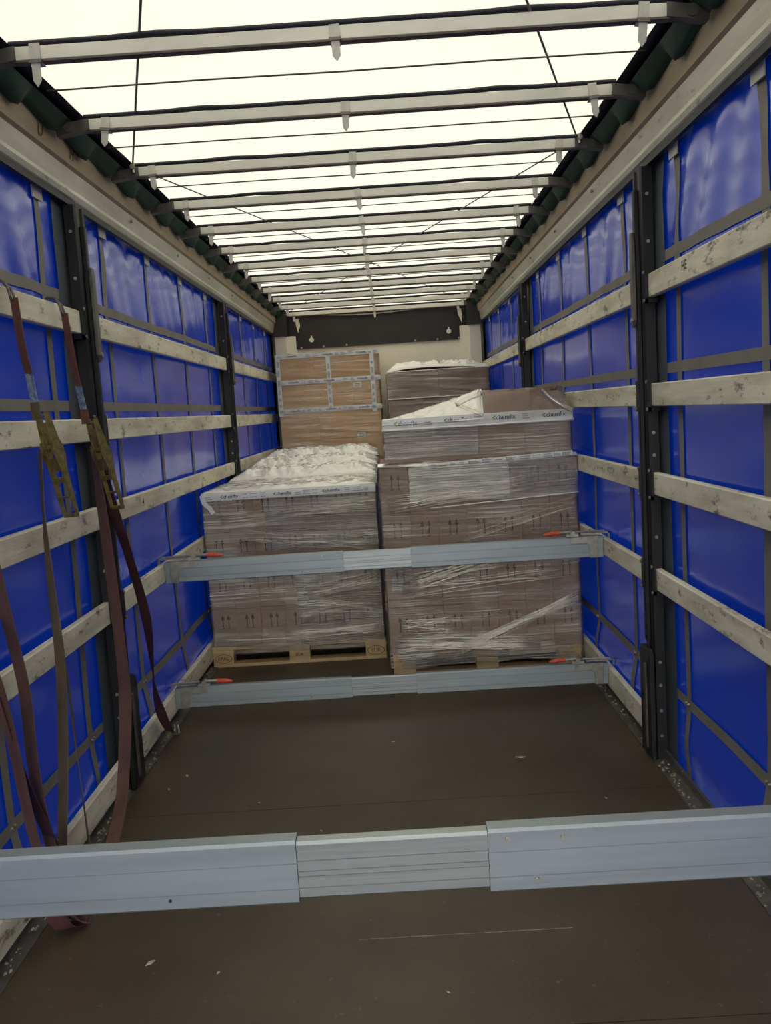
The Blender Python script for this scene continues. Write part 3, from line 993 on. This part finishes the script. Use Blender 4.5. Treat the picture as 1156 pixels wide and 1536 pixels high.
# ---- tall film load, far right
Fl = empty('pallet_load', (0, 0, 0), cat='pallet load', label='far right tall film-wrapped load with a puffy white film top')
fy = 9.9
make_pallet(Fl, .02, fy)
FX0, FX1 = .08, 1.215
frows = [(.1445, .48), (.48, .81), (.81, 1.14), (1.14, 1.47), (1.47, 1.80), (1.80, 2.115)]
for ri, (z0, z1) in enumerate(frows):
    n = 2 if ri % 2 else 3
    for i in range(n):
        cw_ = (FX1 - FX0) / n
        carton(Fl, FX0 + i * cw_, fy + .012, z0, cw_, .77, z1 - z0, 'carton', False)
film_side(Fl, FX0 - .008, FX1 + .006, fy + .004, fy + .79, .1, 2.112, 'filmlight', .008, 41)
def fh(x, y):
    u = (x - FX0) / (FX1 - FX0)
    return .055 * math.sin(PI * min(1, max(0, u))) ** .5 * (1.15 - .5 * u)
film_top(Fl, FX0 - .006, FX1 + .004, fy + .006, fy + .79, 2.112, 'filmtop', amp=.05, seed=43, hfn=fh)
q = MB().tube([(FX0 - .01 + (FX1 - FX0 + .02) * i / 24, fy - .006, 1.812 + .006 * N(i * .5, 0, 1)) for i in range(25)], .007, 6)
q.build('rolled_film_edge', 'filmtop', Fl, smooth=True)
q = MB().tube([(FX0 - .01 + (FX1 - FX0 + .02) * i / 24, fy - .004, 2.11 + .004 * N(i * .5, 0, 5)) for i in range(25)], .006, 6)
q.build('rolled_film_edge', 'filmtop', Fl, smooth=True)
shift(Fl, (.63, fy + .4, 0))

# ---- near right load
G = empty('pallet_load', (0, 0, 0), cat='pallet load', label='near right two-tier film-wrapped load, the largest, with a lone carton on top')
gy = 5.5
make_pallet(G, .01, gy)
GX0, GX1 = .0, 1.222
gw = (GX1 - GX0) / 7
for l_ in range(2):
    for i in range(7):
        for j in range(4):
            carton(G, GX0 + i * gw, gy + .012 + l_ * .385, .1445 + j * .303, gw, .38, .303)
uw = (1.205 - .045) / 4
for i in range(4):
    carton(G, .045 + i * uw, gy + .03, 1.358, uw, .74, .232, 'carton', False)
carton(G, .665, gy + .05, 1.592, .295, .36, .175, 'carton', False)
carton(G, .963, gy + .16, 1.592, .20, .30, .165, 'carton', False)
film_side(G, GX0 - .006, GX1 + .006, gy + .003, gy + .79, .06, 1.352, 'film', .008, 51, zb=.05)
film_side(G, .036, 1.212, gy + .022, gy + .78, 1.362, 1.60, 'film', .005, 53)
# ledge where the lower tier is wider
q = MB()
def lg(u, v):
    x = GX0 - .008 + (GX1 - GX0 + .016) * u
    return (x, gy - .006 + .035 * v + .003 * N(x * 6, v, 0), 1.345 + .018 * v + .012 * N(x * 5, v * 2, 8) * (1 - v) - .02 * math.sin(PI * u) * (1 - v))
q.grid(lg, 60, 4)
q.build('film_ledge', 'filmtop', G, smooth=True)
tape_band(G, .30, 1.20, gy - .010, 1.345, .03, words=(), hz=lambda t: -.012 + .03 * t)
# tent of film over the top carton
def tent(x, y):
    u = x; d = (y - gy) / .79
    if x < .66:
        t = max(0, (x - .05) / .61)
        h = .018 + .15 * t ** 1.25
    elif x < 1.165: h = .172
    else: h = .172 - .14 * (x - 1.165) / .045
    f_ = min(1, max(0, (y - gy - .006) / (.05 if x > .64 else .25)))
    b_ = min(1, (gy + .79 - y) / .30)
    return h * f_ * max(0, b_)
q = MB()
def tf(x0, x1, amp, sd):
    def fn(u, v):
        x = x0 + (x1 - x0) * u
        y = gy + .006 + .78 * v ** 1.4
        e_ = min(1, v * 10)
        r1 = 1 - abs(N(x * 6 + y * 3, y * 5, sd)) * 2.2
        r1 += .8 * (1 - abs(N(x * 9 - y * 14, y * 6 + x * 8, sd + 3)) * 3)
        return (x, y, 1.602 + tent(x, y) + amp * r1 * e_ * (1 if v < 1 else 0))
    return fn
q.grid(tf(.036, .664, .012, 61), 50, 50)
q.build('film_hood', 'filmtop', G, smooth=True)
q = MB()
q.grid(tf(.664, 1.212, .004, 61), 44, 50)
q.build('clear_film_hood', 'filmclear', G, smooth=True)
q = MB()   # creased film pulled from the carton corner to the band
q.ribbon([(1.03, gy + .02, 1.765), (1.09, gy + .0, 1.70), (1.16, gy - .01, 1.65), (1.212, gy - .008, 1.625)], [(1, 0, .9)] * 4, .03, .002)
q.build('pulled_film', 'filmclear', G, smooth=True)
q = MB()
q.ribbon([(.66, gy + .03, 1.76), (.58, gy + .06, 1.735), (.50, gy + .05, 1.70)], [(0, .3, 1)] * 3, .03, .003)
q.build('pulled_film', 'filmclear', G, smooth=True)
q = MB()
q.ribbon([(.50, gy + .03, 1.70), (.59, gy + .005, 1.66), (.66, gy - .008, 1.625)], [(.3, 0, 1)] * 3, .02, .003)
q.build('pulled_film', 'filmclear', G, smooth=True)
tape_band(G, .034, 1.215, gy - .004 + .02, 1.603, .062, words=(.19, .50, .80, 1.11), hz=lambda t: .004 * math.sin(3 * t))
MB().tube([(.03 + (1.22 - .03) * i / 24, gy + .012, 1.568 + .004 * N(i * .4, 2, 1)) for i in range(25)], .008, 6).build('rolled_film_edge', 'filmtop', G, smooth=True)
MB().tube([(GX0 + .3 + .93 * i / 24, gy - .010, 1.095 + .02 * (i / 24) - .025 * (1 - i / 24) + .004 * N(i * .4, 2, 1)) for i in range(25)], .0045, 6).build('rolled_film_edge', 'filmrope', G, smooth=True)
strands(G, [(.03, .20, .95, .17, 26, .05), (.45, .16, 1.20, .46, 26, .035), (.15, .60, .75, .74, 22, .06), (.05, .72, .55, .80, 14, .05), (.04, 1.10, .95, 1.20, 16, .06), (.08, .32, .4, .33, 14, .06), (.5, .90, 1.2, 1.08, 4, .05), (.1, .55, 1.1, .62, 8, .04)], gy - .012, r=.0018, seed=9)
film_front(G, .175, 1.225, 1.10, 1.335, gy - .013, seed=7)
film_front(G, .18, .80, 1.12, 1.335, gy - .016, 'filmpatch', seed=9)
film_front(G, .03, .55, .56, .80, gy - .010, 'filmwhite', seed=8)
film_front(G, .05, .75, .10, .27, gy - .014, 'filmwhite', seed=18)
film_front(G, .04, .62, 1.39, 1.56, gy + .010, seed=12)
shift(G, (.61, gy + .4, 0))

# ------------------------------------------------------------------ ratchet straps on the left wall
def hook(parent, y, x=-1.205, z=2.20):
    q = MB()
    for dy in (-.016, .016):
        pts = [(-1.270, y + dy * .5, z - .035), (-1.272, y + dy * .5, z + .005), (-1.255, y + dy * .5, z + .022), (-1.225, y + dy * .6, z + .020), (-1.205, y + dy * .8, z - .005), (-1.198, y + dy, z - .03), (-1.196, y + dy, z - .045)]
        q.tube(pts, .005, 6)
    q.tube([(-1.196, y - .018, z - .045), (-1.196, y + .018, z - .045)], .005, 6)
    return q.build('wire_hook', 'grey', parent, smooth=True)
def ratchet(parent, top, d, tilt=.0):
    """ratchet buckle, local: hangs along -z from its top bolt"""
    e_ = empty('ratchet', top, parent=parent)
    e_.rotation_euler = d
    e_.scale = (.74, .9, 1.0)
    q = MB()
    for sx in (-1, 1):
        x0 = sx * .031
        q.prism([(-.012, .02), (.012, .02), (.022, -.06), (.028, -.11), (.018, -.15), (-.014, -.15), (-.02, -.08)], 0, x0, x0 + sx * .003)
    q.cyl((-.036, 0, .005), (.036, 0, .005), .007, 8)
    q.box(-.030, .030, -.012, -.009, -.10, -.02)
    q.build('frame', 'yellowzinc', e_)
    q = MB()
    for sx in (-1, 1):
        x0 = sx * .037
        n = 14
        pl = []
        for i in range(n * 2):
            rr = .034 if i % 2 else .026
            pl.append((rr * math.cos(PI * i / n), -.115 + rr * math.sin(PI * i / n)))
        q.prism(pl, 0, x0, x0 + sx * .004)
    q.cyl((-.045, 0, -.115), (.045, 0, -.115), .011, 10)
    q.build('toothed_wheel', 'yellowzinc', e_)
    q = MB()
    for sx in (-1, 1):
        x0 = sx * .043
        q.prism([(-.02, -.09), (.02, -.09), (.028, -.14), (.016, -.20), (.010, -.37), (-.010, -.37), (-.014, -.20), (-.03, -.13)], 0, x0, x0 + sx * .003)
    q.cyl((-.046, 0, -.368), (.046, 0, -.368), .009, 8)
    q.cyl((-.046, 0, -.30), (.046, 0, -.30), .005, 8)
    q.box(-.042, .042, -.006, .006, -.245, -.225)
    q.box(-.042, .042, -.009, -.006, -.20, -.15)
    q.build('handle', 'yellowzinc', e_)
    return e_
def webbing(parent, m, pts, wd, width=.05, name='webbing_tail', th=.003):
    q = MB().ribbon(pts, wd, width, th)
    return q.build(name, m, parent, smooth=False)
X = -1.19
fd = (.9, -.45, 0)
S1 = empty('ratchet_strap', (0, 0, 0), cat='ratchet strap', label='left ratchet strap hooked on the top left slat, with a long olive tail')
hook(S1, 3.13)
webbing(S1, 'red', [(-1.192, 3.13, 2.16), (-1.186, 3.14, 2.0), (-1.184, 3.17, 1.90)], [fd] * 3, .038)
webbing(S1, 'bluelabel', [(-1.184, 3.17, 1.90), (-1.184, 3.18, 1.86), (-1.182, 3.19, 1.80)], [fd] * 3, .036, 'sewn_label')
webbing(S1, 'olive', [(-1.182, 3.19, 1.80), (-1.182, 3.19, 1.765), (-1.18, 3.19, 1.74)], [fd] * 3, .045)
ratchet(S1, (-1.155, 3.18, 1.745), (.17, -.06, -.5))
webbing(S1, 'olive', [(-1.175, 3.17, 1.62), (-1.185, 3.17, 1.40), (-1.18, 3.155, 1.15), (-1.175, 3.15, .84), (-1.175, 3.08, .50), (-1.17, 2.94, .10), (-1.17, 2.93, .018)], [(.6, -.8, 0), (.5, -.85, 0), (.75, -.6, 0), fd, fd, (.8, -.6, 0), (.8, -.5, 0)], .05)
webbing(S1, 'olive', [(-1.178, 3.20, .90), (-1.18, 3.22, .70), (-1.18, 3.235, .40), (-1.175, 3.245, .10), (-1.17, 3.25, .012)], [(.4, -.8, 0), (.2, -1, 0), (.35, -.9, 0), (.5, -.8, 0), (.5, -.8, 0)], .045, 'webbing')
S2 = empty('ratchet_strap', (0, 0, 0), cat='ratchet strap', label='right ratchet strap hooked on the top left slat, nearer the black post, with maroon tails')
hook(S2, 3.61)
webbing(S2, 'red', [(-1.192, 3.61, 2.16), (-1.188, 3.64, 1.97), (-1.186, 3.67, 1.87)], [fd] * 3, .036)
webbing(S2, 'bluelabel', [(-1.186, 3.67, 1.87), (-1.186, 3.685, 1.83), (-1.184, 3.70, 1.775)], [fd] * 3, .034, 'sewn_label')
webbing(S2, 'red', [(-1.184, 3.70, 1.775), (-1.182, 3.70, 1.75), (-1.18, 3.70, 1.715)], [fd] * 3, .045)
ratchet(S2, (-1.150, 3.69, 1.715), (.20, -.05, -.55))
webbing(S2, 'maroon', [(-1.175, 3.73, 1.60), (-1.165, 3.74, 1.40), (-1.16, 3.76, 1.10), (-1.15, 3.76, .80), (-1.145, 3.74, .50), (-1.15, 3.60, .15), (-1.15, 3.42, .012)], [(.5, -.8, 0), (.8, -.6, 0), fd, fd, (.95, -.3, 0), fd, fd], .062)
webbing(S2, 'darkmaroon', [(-1.165, 3.80, 1.50), (-1.15, 3.86, 1.32), (-1.14, 3.98, 1.10), (-1.14, 4.15, .78), (-1.17, 4.28, .45), (-1.19, 4.42, .22), (-1.195, 4.57, .06)], [(.9, -.4, .3), (.9, -.5, .3), (.8, -.6, 0), fd, (.3, -.9, 0), (.9, -.4, .2), (.8, -.5, 0)], .06)
q = MB()
q.tube([(-1.19, 4.57, .07), (-1.185, 4.60, .03), (-1.19, 4.66, .012), (-1.20, 4.70, .02), (-1.205, 4.70, .05)], .006, 6)
q.tube([(-1.17, 4.57, .07), (-1.165, 4.60, .03), (-1.17, 4.66, .012), (-1.18, 4.70, .02), (-1.185, 4.70, .05)], .006, 6)
q.build('wire_hook', 'zinc', S2, smooth=True)
S3 = empty('ratchet_strap', (0, 0, 0), cat='ratchet strap', label='maroon strap at the left edge, looping on the floor behind the near bar')
webbing(S3, 'maroon', [(-1.20, 2.52, 2.235), (-1.195, 2.60, 1.9), (-1.185, 2.68, 1.5), (-1.18, 2.77, 1.12), (-1.175, 2.83, .85), (-1.17, 2.82, .62), (-1.16, 2.83, .40), (-1.14, 2.87, .18), (-1.12, 2.88, .03)], [fd] * 9, .055)
webbing(S3, 'maroon', [(-1.18, 2.56, 1.15), (-1.17, 2.66, .86), (-1.15, 2.72, .4), (-1.13, 2.78, .2), (-1.10, 2.83, .05), (-1.06, 2.86, .012)], [fd] * 6, .05)
webbing(S3, 'darkmaroon', [(-1.18, 2.66, .92), (-1.17, 2.71, .70), (-1.155, 2.80, .42), (-1.13, 2.89, .22), (-1.09, 2.91, .08), (-1.085, 2.86, .02), (-1.11, 2.80, .03), (-1.14, 2.78, .09)], [(.2, -1, 0), (.5, -.9, 0), fd, fd, (.9, -.4, .0), (.9, .0, .0), (.9, .2, 0), (.9, .2, 0)], .055)
q = MB()
for dy in (-.012, .012):
    q.tube([(-1.27, 2.52 + dy, 2.17), (-1.272, 2.52 + dy, 2.21), (-1.25, 2.52 + dy, 2.225), (-1.22, 2.52 + dy, 2.222), (-1.20, 2.52 + dy, 2.235)], .005, 6)
q.build('wire_hook', 'zinc', S3, smooth=True)

# ------------------------------------------------------------------ litter on the floor
sc = [(0.0, 4.384, .02), (.609, 4.09, .045), (-.78, 2.62, .03), (-.55, 2.55, .012), (-.6, 3.75, .012), (.25, 3.2, .014), (.15, 2.4, .014), (-.2, 2.0, .012), (.62, 3.3, .014), (-1.0, 4.1, .03), (.5, 2.2, .012), (-1.05, 3.95, .022), (.9, 3.6, .014), (-.3, 3.45, .012)]
for i, (x, y, s_) in enumerate(sc):
    q = MB()
    a = random.uniform(0, PI); s_ *= .62
    dx, dy = math.cos(a) * s_, math.sin(a) * s_
    nx, ny = -dy * .42, dx * .42
    q.add([(x - dx, y - dy, .0012), (x + nx, y + ny, .0012), (x + dx, y + dy, .0012), (x - nx, y - ny, .0012),
           (x - dx * .8, y - dy * .8, .004), (x + nx * .8, y + ny * .8, .006), (x + dx * .8, y + dy * .8, .005), (x - nx * .8, y - ny * .8, .004)],
          [(0, 1, 2, 3), (4, 5, 6, 7), (0, 1, 5, 4), (1, 2, 6, 5), (2, 3, 7, 6), (3, 0, 4, 7)])
    o = q.build('wood_chip', 'scrap', None, origin=(x, y, 0))
    tag(o, 'small pale wood chip lying on the brown floor', 'litter', 'pale chips littering the floor')
